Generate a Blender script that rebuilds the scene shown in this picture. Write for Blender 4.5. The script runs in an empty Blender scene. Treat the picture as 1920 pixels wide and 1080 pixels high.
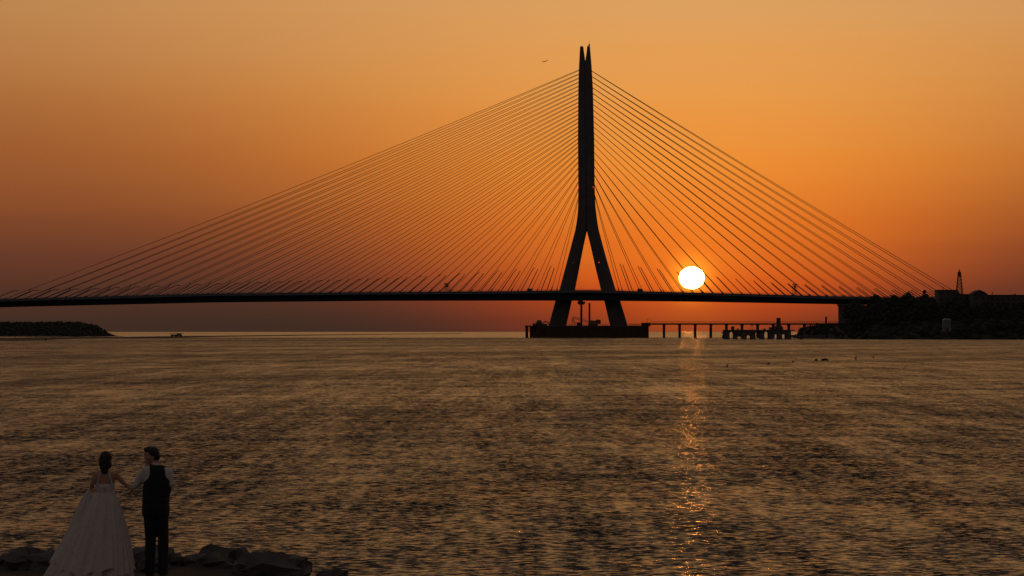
import bpy, bmesh, math, random
from mathutils import Vector, Matrix
random.seed(7)
R = math.radians
S = bpy.context.scene
COL = S.collection
F = 5190.0            # focal length in pixels of the 1920 px wide photograph
EYE = 4.1             # camera height above the water, metres
HZ = 622.0            # the sea horizon
# ------------------------------------------------------------------ camera
cd = bpy.data.cameras.new('camera'); cam = bpy.data.objects.new('camera', cd); COL.objects.link(cam)
cam.location = (0, 0, EYE); cam.rotation_euler = (R(90), 0, 0)
cd.sensor_width = 36.0; cd.lens = 36.0 * F / 1920.0; cd.shift_y = (HZ - 540.0) / 1920.0
cd.clip_start = 1.0; cd.clip_end = 150000.0
S.camera = cam
S.view_settings.view_transform = 'Standard'; S.view_settings.look = 'None'
S.view_settings.exposure = 0.0; S.view_settings.gamma = 1.0
S.view_settings.use_curve_mapping = False
S.cycles.max_bounces = 6
S.cycles.sample_clamp_indirect = 3.0
# ------------------------------------------------------------------ sky
SUN_AZ = math.degrees(math.atan((1297 - 960) / F)); SUN_EL = math.degrees((HZ - 521) / F)

def lin(c):
    def f(v):
        v /= 255.0
        return v / 12.92 if v <= 0.04045 else ((v + 0.055) / 1.055) ** 2.4
    return (f(c[0]), f(c[1]), f(c[2]), 1.0)

W = bpy.data.worlds.new('World'); S.world = W; W.use_nodes = True
nt = W.node_tree; N = nt.nodes; L = nt.links
for n in list(N): N.remove(n)
def wn(t, **k):
    n = N.new(t)
    for a, b in k.items(): setattr(n, a, b)
    return n
def math_n(op, a, b=None, clamp=False):
    n = wn('ShaderNodeMath', operation=op, use_clamp=clamp)
    for i, v in enumerate((a, b)):
        if v is None: continue
        if isinstance(v, (int, float)): n.inputs[i].default_value = v
        else: L.new(v, n.inputs[i])
    return n.outputs[0]
tc = wn('ShaderNodeTexCoord'); nrm = wn('ShaderNodeVectorMath', operation='NORMALIZE'); L.new(tc.outputs['Generated'], nrm.inputs[0])
sp = wn('ShaderNodeSeparateXYZ'); L.new(nrm.outputs[0], sp.inputs[0])
el = math_n('MULTIPLY', math_n('ARCSINE', sp.outputs['Z']), 57.29578)
az = math_n('MULTIPLY', math_n('ARCTAN2', sp.outputs['X'], sp.outputs['Y']), 57.29578)
daz = math_n('ABSOLUTE', math_n('SUBTRACT', az, SUN_AZ))
elp = math_n('MAXIMUM', el, 0.0)
# thin layers of haze lie level above the sea: they bend the ramps very slightly
mp = wn('ShaderNodeMapping'); mp.inputs['Scale'].default_value = (3.0, 3.0, 60.0); L.new(nrm.outputs[0], mp.inputs[0])
hz = wn('ShaderNodeTexNoise'); hz.inputs['Scale'].default_value = 1.0; hz.inputs['Detail'].default_value = 3.0; L.new(mp.outputs[0], hz.inputs['Vector'])
wob = math_n('MULTIPLY', math_n('SUBTRACT', hz.outputs['Fac'], 0.5), 0.9)
elw = math_n('MAXIMUM', math_n('ADD', elp, math_n('MULTIPLY', wob, math_n('MINIMUM', elp, 1.0))), 0.0)
u = math_n('SQRT', math_n('DIVIDE', elw, 90.0))
def ramp(stops):
    r = wn('ShaderNodeValToRGB'); r.color_ramp.interpolation = 'LINEAR'
    e = r.color_ramp.elements
    while len(e) < len(stops): e.new(0.5)
    for k, (d, c) in enumerate(stops):
        e[k].position = math.sqrt(d / 90.0); e[k].color = lin(c)
    L.new(u, r.inputs[0]); return r.outputs[0]
RN = ramp([(0, (140, 58, 34)), (.24, (158, 62, 28)), (.7, (196, 74, 25)), (1.2, (220, 94, 26)), (2.0, (233, 118, 34)), (3.55, (238, 142, 52)), (5.0, (232, 155, 74)), (6.6, (222, 160, 94)), (10, (196, 152, 98)), (20, (150, 112, 78)), (45, (76, 72, 70)), (90, (62, 62, 66))])
RF = ramp([(0, (60, 42, 34)), (.24, (66, 45, 35)), (.8, (82, 50, 37)), (1.57, (103, 58, 40)), (2.6, (132, 74, 42)), (3.55, (152, 88, 47)), (5.0, (167, 107, 60)), (6.6, (178, 124, 75)), (10, (160, 120, 82)), (20, (118, 88, 66)), (45, (68, 65, 66)), (90, (62, 62, 66))])
RB = ramp([(0, (56, 46, 44)), (10, (78, 66, 62)), (30, (82, 73, 71)), (90, (62, 62, 66))])
sig = math_n('ADD', math_n('MULTIPLY', math_n('MINIMUM', elp, 12.0), 1.2), 3.6)
q = math_n('DIVIDE', daz, sig)
wN = math_n('EXPONENT', math_n('MULTIPLY', math_n('MULTIPLY', q, q), -1.0))
def mix(f, a, b, mode='MIX'):
    m = wn('ShaderNodeMix', data_type='RGBA', blend_type=mode)
    if isinstance(f, float): m.inputs[0].default_value = f
    else: L.new(f, m.inputs[0])
    L.new(a, m.inputs[6]); L.new(b, m.inputs[7]); return m.outputs[2]
c1 = mix(wN, RF, RN)
mr = wn('ShaderNodeMapRange', interpolation_type='SMOOTHSTEP'); mr.inputs[1].default_value = 20; mr.inputs[2].default_value = 95
L.new(daz, mr.inputs[0]); c2 = mix(mr.outputs[0], c1, RB)
# forward glow of the air round the sun
de = math_n('SUBTRACT', el, SUN_EL)
d2 = math_n('ADD', math_n('MULTIPLY', daz, daz), math_n('MULTIPLY', de, de))
g1 = math_n('MULTIPLY', math_n('EXPONENT', math_n('MULTIPLY', d2, -1.0 / (0.36 ** 2))), 0.85)
g2 = math_n('MULTIPLY', math_n('EXPONENT', math_n('MULTIPLY', d2, -1.0 / (1.1 ** 2))), 0.10)
gl = math_n('ADD', g1, g2)
gc = wn('ShaderNodeCombineColor'); L.new(gl, gc.inputs[0]); L.new(math_n('MULTIPLY', gl, 0.38), gc.inputs[1]); L.new(math_n('MULTIPLY', gl, 0.02), gc.inputs[2])
c3 = mix(1.0, c2, gc.outputs[0], 'ADD')
bg = wn('ShaderNodeBackground'); bg.inputs[1].default_value = 1.0; L.new(c3, bg.inputs[0])
wo = wn('ShaderNodeOutputWorld'); L.new(bg.outputs[0], wo.inputs[0])

# ------------------------------------------------------------------ helpers
def mat(name, col, rough=0.8, var=0.25, scale=0.6, bump=0.0, metal=0.0, emit=None, es=0.0, spec=0.5, trans=0.0):
    m = bpy.data.materials.new(name); m.use_nodes = True
    t = m.node_tree; b = t.nodes['Principled BSDF']
    b.inputs['Roughness'].default_value = rough; b.inputs['Metallic'].default_value = metal
    b.inputs['Specular IOR Level'].default_value = spec
    if emit: b.inputs['Emission Color'].default_value = (*emit, 1); b.inputs['Emission Strength'].default_value = es
    c = t.nodes.new('ShaderNodeTexCoord'); n = t.nodes.new('ShaderNodeTexNoise'); n.inputs['Scale'].default_value = scale; n.inputs['Detail'].default_value = 6
    t.links.new(c.outputs['Object'], n.inputs['Vector'])
    r = t.nodes.new('ShaderNodeValToRGB')
    r.color_ramp.elements[0].position = .3; r.color_ramp.elements[1].position = .7
    r.color_ramp.elements[0].color = (*[v * (1 - var) for v in col], 1); r.color_ramp.elements[1].color = (*[min(1, v * (1 + var)) for v in col], 1)
    t.links.new(n.outputs['Fac'], r.inputs[0]); t.links.new(r.outputs[0], b.inputs['Base Color'])
    if bump:
        bp = t.nodes.new('ShaderNodeBump'); bp.inputs['Strength'].default_value = bump; bp.inputs['Distance'].default_value = 0.05
        t.links.new(n.outputs['Fac'], bp.inputs['Height']); t.links.new(bp.outputs[0], b.inputs['Normal'])
    return m
M = dict(
    concrete=mat('concrete', (.12, .117, .113), .85, .18, .15, .3),
    old_concrete=mat('old_concrete', (.13, .12, .11), .9, .35, .4, .4),
    steel=mat('painted_steel', (.10, .11, .13), .6, .15, .3),
    cable=mat('cable_sheath', (.12, .07, .05), .6, .1, .5),
    rust=mat('rusty_steel', (.10, .055, .035), .85, .4, 1.0, .3),
    machine=mat('machine_paint', (.16, .12, .05), .6, .3, 1.0),
    foliage=mat('foliage', (.032, .042, .02), .8, .5, 2.0),
    bark=mat('bark', (.07, .05, .035), .9, .3, 3.0),
    earth=mat('earth', (.035, .031, .025), .95, .4, .08, .3),
    sand=mat('wet_sand', (.05, .042, .034), .9, .3, .05),
    stone=mat('stone', (.11, .105, .10), .85, .4, 2.5, .6),
    wall=mat('rendered_wall', (.10, .10, .10), .85, .15, .3),
    pale=mat('pale_wall', (.24, .235, .225), .8, .1, .3),
    roof=mat('dark_roof', (.05, .05, .055), .8, .2, .5),
    glass=mat('window_glass', (.02, .025, .03), .1, .1, .5),
    white=mat('white_paint', (.6, .6, .6), .6, .1, .5),
    redp=mat('red_plastic', (.45, .03, .02), .5, .2, 3.0),
    blackp=mat('black_plastic', (.02, .02, .02), .5, .2, 3.0),
    plane=mat('aircraft_paint', (.30, .29, .28), .4, .05, .1),
    lamp=mat('red_lamp', (.3, .01, .01), .4, .1, 1, emit=(1, .06, .05), es=1.2),
    lampdim=mat('dim_lamp', (.12, .10, .10), .4, .1, 1, emit=(1, .5, .5), es=0.05),
    skin=mat('skin', (.50, .29, .20), .55, .08, 12),
    hair=mat('hair', (.015, .011, .010), .45, .3, 60, .3),
    vest=mat('black_cloth', (.018, .018, .02), .85, .2, 40, .2),
    shirt=mat('white_cloth', (.78, .77, .76), .8, .05, 30, .15),
    gown=mat('ivory_tulle', (.82, .79, .74), .75, .08, 25, .3),
    flower=mat('orange_petals', (.75, .20, .05), .6, .3, 60),
)

for k in ('gown', 'shirt'):      # thin cloth lets light through
    t = M[k].node_tree; b = t.nodes['Principled BSDF']; o = t.nodes['Material Output']
    tr_ = t.nodes.new('ShaderNodeBsdfTranslucent'); tr_.inputs[0].default_value = (.8, .76, .70, 1)
    mx = t.nodes.new('ShaderNodeMixShader'); mx.inputs[0].default_value = .22 if k == 'gown' else .15
    t.links.new(b.outputs[0], mx.inputs[1]); t.links.new(tr_.outputs[0], mx.inputs[2]); t.links.new(mx.outputs[0], o.inputs['Surface'])
class MB:
    def __init__(s): s.v = []; s.f = []
    def add(s, v, f):
        o = len(s.v); s.v += [tuple(p) for p in v]; s.f += [tuple(i + o for i in q) for q in f]; return s
    def box(s, c, d, rz=0.0, ry=0.0):
        m = Matrix.Translation(Vector(c)) @ Matrix.Rotation(rz, 4, 'Z') @ Matrix.Rotation(ry, 4, 'Y')
        v = [m @ Vector((x * d[0] / 2, y * d[1] / 2, z * d[2] / 2)) for x in (-1, 1) for y in (-1, 1) for z in (-1, 1)]
        return s.add(v, [(0, 1, 3, 2), (4, 6, 7, 5), (0, 4, 5, 1), (2, 3, 7, 6), (0, 2, 6, 4), (1, 5, 7, 3)])
    def tube(s, pts, rad, n=6, cap=True):
        pts = [Vector(p) for p in pts]; rs = rad if isinstance(rad, (list, tuple)) else [rad] * len(pts)
        v = []; f = []
        for i, p in enumerate(pts):
            t = (pts[min(i + 1, len(pts) - 1)] - pts[max(i - 1, 0)]).normalized()
            a = t.cross(Vector((0, 1, 0)) if abs(t.y) < .9 else Vector((1, 0, 0))).normalized(); b = t.cross(a)
            for k in range(n):
                w = 2 * math.pi * k / n
                v.append(p + (a * math.cos(w) + b * math.sin(w)) * rs[i])
        for i in range(len(pts) - 1):
            for k in range(n):
                f.append((i * n + k, i * n + (k + 1) % n, (i + 1) * n + (k + 1) % n, (i + 1) * n + k))
        if cap: f.append(tuple(range(n - 1, -1, -1))); f.append(tuple((len(pts) - 1) * n + k for k in range(n)))
        return s.add(v, f)
    def loft(s, rings, cap=True):
        n = len(rings[0]); v = [p for r in rings for p in r]; f = []
        for i in range(len(rings) - 1):
            for k in range(n):
                f.append((i * n + k, i * n + (k + 1) % n, (i + 1) * n + (k + 1) % n, (i + 1) * n + k))
        if cap: f.append(tuple(range(n - 1, -1, -1))); f.append(tuple((len(rings) - 1) * n + k for k in range(n)))
        return s.add(v, f)
    def blob(s, c, r, n=8, m=6, jit=0.0, rnd=random):
        v = [Vector(c) + Vector((0, 0, -r[2]))]; f = []
        for i in range(1, m):
            a = math.pi * i / m
            for k in range(n):
                b = 2 * math.pi * k / n; j = 1 + rnd.uniform(-jit, jit)
                v.append(Vector(c) + Vector((math.sin(a) * math.cos(b) * r[0] * j, math.sin(a) * math.sin(b) * r[1] * j, -math.cos(a) * r[2] * j)))
        v.append(Vector(c) + Vector((0, 0, r[2]))); last = len(v) - 1
        for k in range(n): f.append((0, 1 + (k + 1) % n, 1 + k))
        for i in range(m - 2):
            for k in range(n):
                a0 = 1 + i * n; f.append((a0 + k, a0 + (k + 1) % n, a0 + n + (k + 1) % n, a0 + n + k))
        a0 = 1 + (m - 2) * n
        for k in range(n): f.append((a0 + k, a0 + (k + 1) % n, last))
        return s.add(v, f)
    def mesh(s, name, m, smooth=False):
        me = bpy.data.meshes.new(name); me.from_pydata(s.v, [], s.f)
        bm = bmesh.new(); bm.from_mesh(me); bmesh.ops.recalc_face_normals(bm, faces=bm.faces); bm.to_mesh(me); bm.free()
        me.materials.append(m)
        if smooth: me.shade_smooth()
        return me
    def build(s, name, m, parent=None, smooth=False, loc=None):
        return link(name, s.mesh(name, m, smooth), parent, loc)
def link(name, me, parent=None, loc=None):
    o = bpy.data.objects.new(name, me); COL.objects.link(o)
    if parent: o.parent = parent
    if loc: o.location = loc
    return o
def thing(name, label, cat, loc=(0, 0, 0), group=None, rz=0.0):
    o = bpy.data.objects.new(name, None); COL.objects.link(o); o.location = loc; o.rotation_euler = (0, 0, rz); o.empty_display_size = .5
    return tag(o, label, cat, group)
def tag(o, label, cat, group=None):
    o['label'] = label; o['category'] = cat
    if group: o['group'] = group
    return o
def kind(o, k, label=None):
    o['kind'] = k
    if label: o['label'] = label
    return o
def at(x, y, d):      # the point at depth d metres that the photograph shows at x, y
    return Vector(((x - 960) / F * d, d, EYE + (HZ - y) / F * d))
def gx(x, d): return (x - 960) / F * d
def gz(y, d): return EYE + (HZ - y) / F * d
def lerp(tab, x):
    if x <= tab[0][0]: return tab[0][1]
    for (a, b), (c, d) in zip(tab, tab[1:]):
        if x <= c: return b + (d - b) * (x - a) / (c - a)
    return tab[-1][1]

# ------------------------------------------------------------------ sun
sd = 90000.0; sr = 23.7 / F * sd
sm = bpy.data.materials.new('sun_surface'); sm.use_nodes = True
t = sm.node_tree
for n in list(t.nodes): t.nodes.remove(n)
e = t.nodes.new('ShaderNodeEmission'); e.inputs[0].default_value = (1.0, 0.32, 0.045, 1); e.inputs[1].default_value = 140.0
o_ = t.nodes.new('ShaderNodeOutputMaterial'); t.links.new(e.outputs[0], o_.inputs[0])
sun = MB().blob((0, 0, 0), (sr, sr, sr * .875), 48, 32).build('sun', sm, None, True, at(1297, 521, sd))
kind(sun, 'structure', 'white hot setting sun low over the sea behind the cables')

# ------------------------------------------------------------------ water
def water_mat():
    m = bpy.data.materials.new('river_water'); m.use_nodes = True
    t = m.node_tree; b = t.nodes['Principled BSDF']; A = t.nodes.new; K = t.links.new
    b.inputs['Base Color'].default_value = (.018, .020, .020, 1); b.inputs['IOR'].default_value = 1.33
    g = A('ShaderNodeNewGeometry')
    def noise(sc, detail, mapping):
        mp = A('ShaderNodeMapping'); mp.inputs['Scale'].default_value = mapping; K(g.outputs['Position'], mp.inputs[0])
        n = A('ShaderNodeTexNoise'); n.inputs['Scale'].default_value = sc; n.inputs['Detail'].default_value = detail; n.inputs['Roughness'].default_value = .6
        K(mp.outputs[0], n.inputs['Vector']); return n
    def vm(op, a, bb):
        n = A('ShaderNodeVectorMath'); n.operation = op
        for i, v in enumerate((a, bb)):
            if v is None: continue
            if isinstance(v, tuple): n.inputs[i].default_value = v
            else: K(v, n.inputs[i])
        return n.outputs[0]
    def mm(op, a, bb):
        n = A('ShaderNodeMath'); n.operation = op
        for i, v in enumerate((a, bb)):
            if isinstance(v, (int, float)): n.inputs[i].default_value = v
            else: K(v, n.inputs[i])
        return n.outputs[0]
    chop = noise(6.5, 5, (.7, 1.2, 1)); furrow = noise(1.0, 4, (2.4, .3, 1)); lane = noise(1.0, 3, (.22, .018, 1)); swell = noise(.22, 3, (.6, 1.3, 1))
    def lanes(length, width, ang, detail):      # long current lines lying at an angle to the bank
        mp = A('ShaderNodeMapping'); mp.vector_type = 'TEXTURE'; mp.inputs['Scale'].default_value = (length, width, 1); mp.inputs['Rotation'].default_value = (0, 0, R(ang)); K(g.outputs['Position'], mp.inputs[0])
        n = A('ShaderNodeTexNoise'); n.inputs['Scale'].default_value = 1.0; n.inputs['Detail'].default_value = detail; K(mp.outputs[0], n.inputs['Vector']); return n
    patch = lanes(380, 60, 52, 4); streak = lanes(90, 9, 47, 3); furrow2 = noise(1.0, 3, (.9, .055, 1))
    # wind patches make the chop stronger or weaker
    amp = mm('ADD', .48, mm('MULTIPLY', mm('MAXIMUM', mm('SUBTRACT', patch.outputs['Fac'], .38), 0.0), 2.2))
    amp = mm('MULTIPLY', amp, mm('ADD', .45, mm('MULTIPLY', streak.outputs['Fac'], 1.1)))
    sy = A('ShaderNodeSeparateXYZ'); K(g.outputs['Position'], sy.inputs[0])
    calm = A('ShaderNodeMapRange'); calm.inputs[1].default_value = 1750; calm.inputs[2].default_value = 2100; calm.inputs[3].default_value = 1.0; calm.inputs[4].default_value = .35; K(sy.outputs['Y'], calm.inputs[0])
    tex = mm('MULTIPLY', mm('POWER', mm('MULTIPLY', furrow.outputs['Fac'], 2.0), 1.45), mm('POWER', mm('MULTIPLY', lane.outputs['Fac'], 2.0), 1.15))
    tex = mm('MULTIPLY', tex, mm('POWER', mm('MULTIPLY', furrow2.outputs['Fac'], 2.0), 1.1))
    amp = mm('MULTIPLY', mm('MULTIPLY', amp, calm.outputs[0]), tex)
    s1 = vm('MULTIPLY', vm('SUBTRACT', chop.outputs['Color'], (.5, .61, .5)), (1.5, 3.1, 0))
    s2 = vm('MULTIPLY', vm('SUBTRACT', swell.outputs['Color'], (.5, .5, .5)), (.25, .6, 0))
    ss = vm('ADD', s1, s2)
    sc = A('ShaderNodeVectorMath'); sc.operation = 'SCALE'; K(ss, sc.inputs[0]); K(amp, sc.inputs['Scale'])
    nn = vm('NORMALIZE', vm('ADD', sc.outputs[0], (0, 0, 1)), None)
    K(nn, b.inputs['Normal'])
    b.inputs['Roughness'].default_value = .20
    return m
WS = 80000
water = MB().add([(-WS, -200, 0), (WS, -200, 0), (WS, WS, 0), (-WS, WS, 0)], [(0, 1, 2, 3)]).build('water', water_mat())
kind(water, 'structure', 'rippled brown river water catching the orange dusk')

# ------------------------------------------------------------------ the bridge
PH = 0.101; YP = 1920.0; XP = gx(1100, YP); CU, SU = math.cos(PH), math.sin(PH)
def bp(s, w, z): return Vector((XP + s * CU + w * SU, YP - s * SU + w * CU, z))
def s_at(x, w=0.0):
    k = (x - 960) / F
    return (k * (YP + w * CU) - XP - w * SU) / (CU + k * SU)
TOP = [(-400, 572), (-60, 563.5), (46, 561.5), (400, 552), (700, 549.5), (960, 547.5), (1100, 545.3), (1280, 549.5), (1560, 557), (1760, 560.5), (2300, 568)]
BOT = [(-400, 586), (-60, 577), (46, 574), (400, 566), (700, 563), (960, 562.7), (1100, 562.7), (1280, 564.4), (1560, 569.3), (1760, 572), (2300, 579)]
def px_of(s, w=0.0):
    p = bp(s, w, 0); return 960 + p.x / p.y * F
def ztop(s): p = bp(s, -22, 0); return gz(lerp(TOP, px_of(s)), p.y)
def zbot(s): p = bp(s, -22, 0); return gz(lerp(BOT, px_of(s)), p.y)
br = thing('cable_stayed_bridge', 'long cable-stayed bridge with one tall split-topped mast silhouetted against the orange sky', 'bridge', (XP, YP, 0))
def bpart(name, mb, m, parent=br, smooth=False):
    o = mb.build(name, m, None, smooth); o.parent = parent
    if parent is br: o.matrix_parent_inverse = Matrix.Translation(Vector((-XP, -YP, 0)))
    return o
s0, s1 = s_at(-420), s_at(2350); NS = 90
for sg in (-1, 1):
    mb = MB(); rings = []
    for i in range(NS + 1):
        s = s0 + (s1 - s0) * i / NS; zt = ztop(s); zb = zbot(s)
        prof = [(22, zt), (22.3, zt - 1.1), (17, zt - 2.8), (14.5, zb), (8.5, zb), (6.2, zt - 2.6), (6.2, zt)]
        rings.append([bp(s, sg * w, z) for w, z in prof])
    mb.loft(rings); bpart('deck_girder', mb, M['steel'])
# parapets: continuous rails on posts, one per deck edge
for w in (-21.6, 21.6):
    mb = MB()
    for h in (.55, 1.15):
        mb.tube([bp(s0 + (s1 - s0) * i / NS, w, ztop(s0 + (s1 - s0) * i / NS) + h) for i in range(NS + 1)], .09, 4)
    n = 420
    for i in range(n):
        s = s0 + (s1 - s0) * (i + .5) / n; z = ztop(s)
        mb.box(bp(s, w, z + .58), (.14, .14, 1.24), -PH)
    # solid kerb upstand below the rails
    mb.loft([[bp(s0 + (s1 - s0) * i / NS, w + a, ztop(s0 + (s1 - s0) * i / NS) + b) for a, b in ((-.2, -.05), (.2, -.05), (.15, .62), (-.15, .62))] for i in range(NS + 1)])
    bpart('parapet', mb, M['steel'])
# mast: two blades that cross-join in the middle, open into legs below and into a notch on top
LEFT = [(613, 1027.5, 1060.6), (606, 1030, 1062.5), (564, 1041.5, 1072), (543, 1049.2, 1078), (515, 1056.5, 1083.6), (493, 1062.5, 1087.8), (475, 1067.2, 1091.3), (460, 1071.3, 1094.2), (445, 1075.2, 1097.6), (432, 1078.6, 1100.4), (420, 1080.8, 1101.2), (410, 1082.2, 1101.4), (400, 1083.4, 1101.5), (385, 1084.3, 1101.5), (350, 1084.5, 1101.5), (260, 1083.7, 1100.7), (165, 1084.5, 1099.6), (131, 1085.5, 1098.8), (119, 1086, 1098.1), (110, 1086.5, 1096.7), (100, 1087, 1095.2), (87.5, 1087.8, 1093.5)]
RIGHT = [(613, 1144.6, 1177.8), (606, 1142.9, 1175.7), (564, 1133, 1163), (543, 1126.7, 1154.3), (515, 1119.8, 1146), (493, 1114.6, 1139.4), (475, 1110.6, 1134.4), (460, 1107.3, 1130.3), (445, 1103.4, 1126.3), (432, 1100.2, 1122.9), (420, 1099.2, 1120.6), (410, 1098.8, 1119.2), (400, 1098.6, 1118), (385, 1098.5, 1116.2), (350, 1098.2, 1114.8), (260, 1097.2, 1114), (165, 1096.2, 1111.6), (131, 1096.3, 1109.6), (119, 1097.1, 1108.8), (110, 1098.3, 1108), (100, 1099.8, 1107.2), (87, 1101.2, 1106)]
def mast_depth(y): return lerp([(87, 2.6), (131, 3.6), (260, 4.3), (430, 4.8), (613, 5.4)], y)
legs = []
for tab in (LEFT, RIGHT):
    rings = []
    fine = []
    for (a, b) in zip(tab, tab[1:]):
        k = max(1, int((a[0] - b[0]) / 14))
        for j in range(k): fine.append(tuple(a[q] + (b[q] - a[q]) * j / k for q in range(3)))
    fine.append(tab[-1])
    for (y, a, b) in fine:
        z = gz(y, YP); sa, sb = (a - 1100) / F * YP, (b - 1100) / F * YP
        cx, hw, hd = (sa + sb) / 2, (sb - sa) / 2, mast_depth(y); ring = []
        for k in range(20):
            w = 2 * math.pi * k / 20; c, sn = math.cos(w), math.sin(w); ex = .55
            ring.append(bp(cx + hw * math.copysign(abs(c) ** ex, c), hd * math.copysign(abs(sn) ** ex, sn), z))
        rings.append(ring)
    mb = MB().loft(rings); legs.append(bpart('mast_blade', mb, M['concrete'], br, False))
tip = at(1104.7, 87, YP)
mb = MB().tube([tip, tip + Vector((0, 0, 1.6))], .5, 6).tube([tip + Vector((0, 0, 1.5)), tip + Vector((0, 0, 4.2))], [.12, .05], 5)
bpart('lightning_rod', mb, M['steel'])
bpart('lightning_rod', MB().tube([at(1090.5, 87.8, YP), at(1090.5, 86.3, YP)], .45, 6), M['steel'])
for (x, y, w, m) in ((1084.9, 351.5, -4.6, 'lamp'), (1113.2, 351.5, -4.6, 'lamp'), (1124, 492.5, -5.2, 'lamp'), (1075, 492.8, -5.2, 'lampdim')):
    p = bp((x - 1100) / F * YP, w, gz(y, YP))
    o = bpart('warning_light', MB().blob(p, (.34, .34, .34), 8, 6), M[m])
    if m == 'lampdim': o['label'] = 'unlit aviation warning light'
# stays
def sag_pts(a, b, n, sg):
    return [a.lerp(b, i / n) - Vector((0, 0, sg * 4 * (i / n) * (1 - i / n))) for i in range(n + 1)]
def mast_edge(y, side): return lerp(sorted([(r[0], r[1 if side < 0 else 2]) for r in (LEFT if side < 0 else RIGHT)]), y)
topL = [131 + 7.55 * k for k in range(20)] + [283.5, 293, 303, 314, 326, 339, 352, 366]
topR = [132.5, 143, 153.5, 164, 174.5, 184.7, 195.3, 205.8, 216.5, 226.7, 237.2, 248, 258.5, 270, 284, 297, 311, 326, 343, 361]
sL = [s_at(1038 - 37.75 * k) for k in range(28)]
xR = [1164.5, 1204, 1244.5, 1283, 1320.5, 1358.5, 1395, 1428.5, 1460, 1491.5, 1523, 1555, 1587, 1618.5, 1651, 1683.5, 1716, 1748, 1780, 1812]
sR = [s_at(x) for x in xR]
def top_pt(y, side, w): return bp((mast_edge(y, side) - side * 1.5 - 1100) / F * YP, 2.0 if w > 0 else -2.0, gz(y, YP))
for side, ss, tops in ((-1, sL, topL), (1, sR, topR)):
    n = len(ss)
    for k in range(n):
        y = tops[n - 1 - k]
        for w in (-21, 21):
            a = bp(ss[k], w, ztop(ss[k]) - .2); b = top_pt(y, side, w)
            ln = (b - a).length
            pts = sag_pts(a, b, 10, ln * (.006 if side < 0 else .003))
            c = bpart('stay_cable', MB().tube(pts, .17 if side < 0 else .19, 5), M['cable'])
            sock = MB().tube([pts[0].lerp(pts[-1], -.2 / ln), pts[0].lerp(pts[-1], 3.4 / ln)], [.42, .3], 6)
            bpart('anchor_socket', sock, M['steel'], c)
    # sheath pipes that stand beside the stays and end in the air
    for k in range(n - (0 if side < 0 else 1)):
        sk = s_at(1019 - 37.75 * k) if side < 0 else (ss[k] + ss[k + 1]) / 2
        ya = tops[n - 1 - k]; yb = tops[max(0, n - 2 - k)]
        for w in (-21, 21):
            a = bp(sk, w, ztop(sk) - .2); b = top_pt((ya + yb) / 2, side, w); d = (b - a).normalized()
            ln = 20.3 if side < 0 else lerp([(1180, 21.5), (1266, 20.5), (1376, 17.5), (1476, 14.5), (1577, 14), (1702, 11.5), (1800, 10)], px_of(sk))
            if side < 0:
                far = lerp([(300, 1.0), (900, .15)], px_of(sk))
                side_v = Vector((d.x, d.y, 0)).normalized()
                p1 = a + d * ln * .82 + Vector((0, 0, .5 * far)); 
                tipv = side_v * 3.6 * far + d * 3.6 * (1 - far) if w < 0 else Vector((0, 0, 1)) * 1.7 * far + d * 2.2
                pts = [a, a + d * ln * .5 + Vector((0, 0, .35 * far)), p1, p1 + tipv]
            else: pts = [a, a + d * ln * .5, a + d * ln]
            bpart('guide_pipe', MB().tube(pts, [.27] * (len(pts) - 1) + [.22], 6), M['steel'])
# cross beams tie the two girders
for s in sL[::2] + sR[::2]:
    mb = MB().box(bp(s, 0, (ztop(s) + zbot(s)) / 2 + .3), (1.6, 14.0, 3.2), -PH); bpart('cross_beam', mb, M['steel'])
# lattice sign gantries on the deck
def gantry(x, wd, ytop_):
    s = s_at(x, -20); zb = ztop(s); zt = gz(ytop_, bp(s, -20, 0).y); hw = wd / 2
    t = thing('sign_gantry', 'thin lattice gantry standing on the deck %s' % ('left of the mast' if x < 1000 else 'right of the setting sun'), 'gantry', bp(s, -20, zb), 'lattice gantries on the bridge deck', -PH)
    H = zt - zb
    for sx in (-1, 1):
        mb = MB()
        for dx in (-.45, .45): mb.tube([(sx * hw + dx, 0, 0), (sx * hw + dx, 0, H)], .14, 5)
        for k in range(6): mb.tube([(sx * hw - .45, 0, H * k / 6), (sx * hw + .45, 0, H * (k + 1) / 6)], .08, 4)
        mb.build('post', M['steel'], t)
    MB().box((0, 0, H - .5), (wd + 1.2, 1.0, .7)).box((0, 0, H - 2.0), (wd * .75, .5, 1.7)).build('sign_panel', M['steel'], t)
    MB().tube([(-.2, 0, H - 2.5), (0, 0, H - 5)], .25, 5).tube([(.1, 0, H - 5), (-.1, 0, 0)], .16, 5).build('hanger', M['steel'], t)
    return t
gantry(838, 2.4, 530.5); gantry(1490.5, 1.9, 531.5)
# deck workers' van and truck seen as bumps above the parapet
def vehicle(x, label, L_, H_, w=-19.0, cabf=.3):
    s = s_at(x, w); z = ztop(s) + .01
    t = thing('parked_van' if cabf < .4 else 'parked_truck', label, 'van' if cabf < .4 else 'truck', bp(s, w, z), None, -PH)
    MB().loft([[(-L_ / 2, y, .5), (L_ / 2, y, .5), (L_ / 2, y, 1.3), (L_ / 2 - L_ * .15, y, 1.5), (L_ / 2 - L_ * .3, y, H_), (-L_ / 2, y, H_)] for y in (-.95, .95)]).build('body', M['wall'], t)
    for sx in (-.33, .33):
        for y in (-.85, .85):
            MB().tube([(sx * L_, y - .12, .4), (sx * L_, y + .12, .4)], .4, 10).build('wheel', M['blackp'], t)
    MB().loft([[(L_ * .22, y, 1.45), (L_ * .33, y, 1.45), (L_ * .23, y, H_ - .25), (L_ * .2, y, H_ - .25)] for y in (-.97, .97)]).build('window', M['glass'], t)
vehicle(1200.5, 'boxy work van stopped on the bridge deck just right of the mast', 3.8, 2.3)
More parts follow.
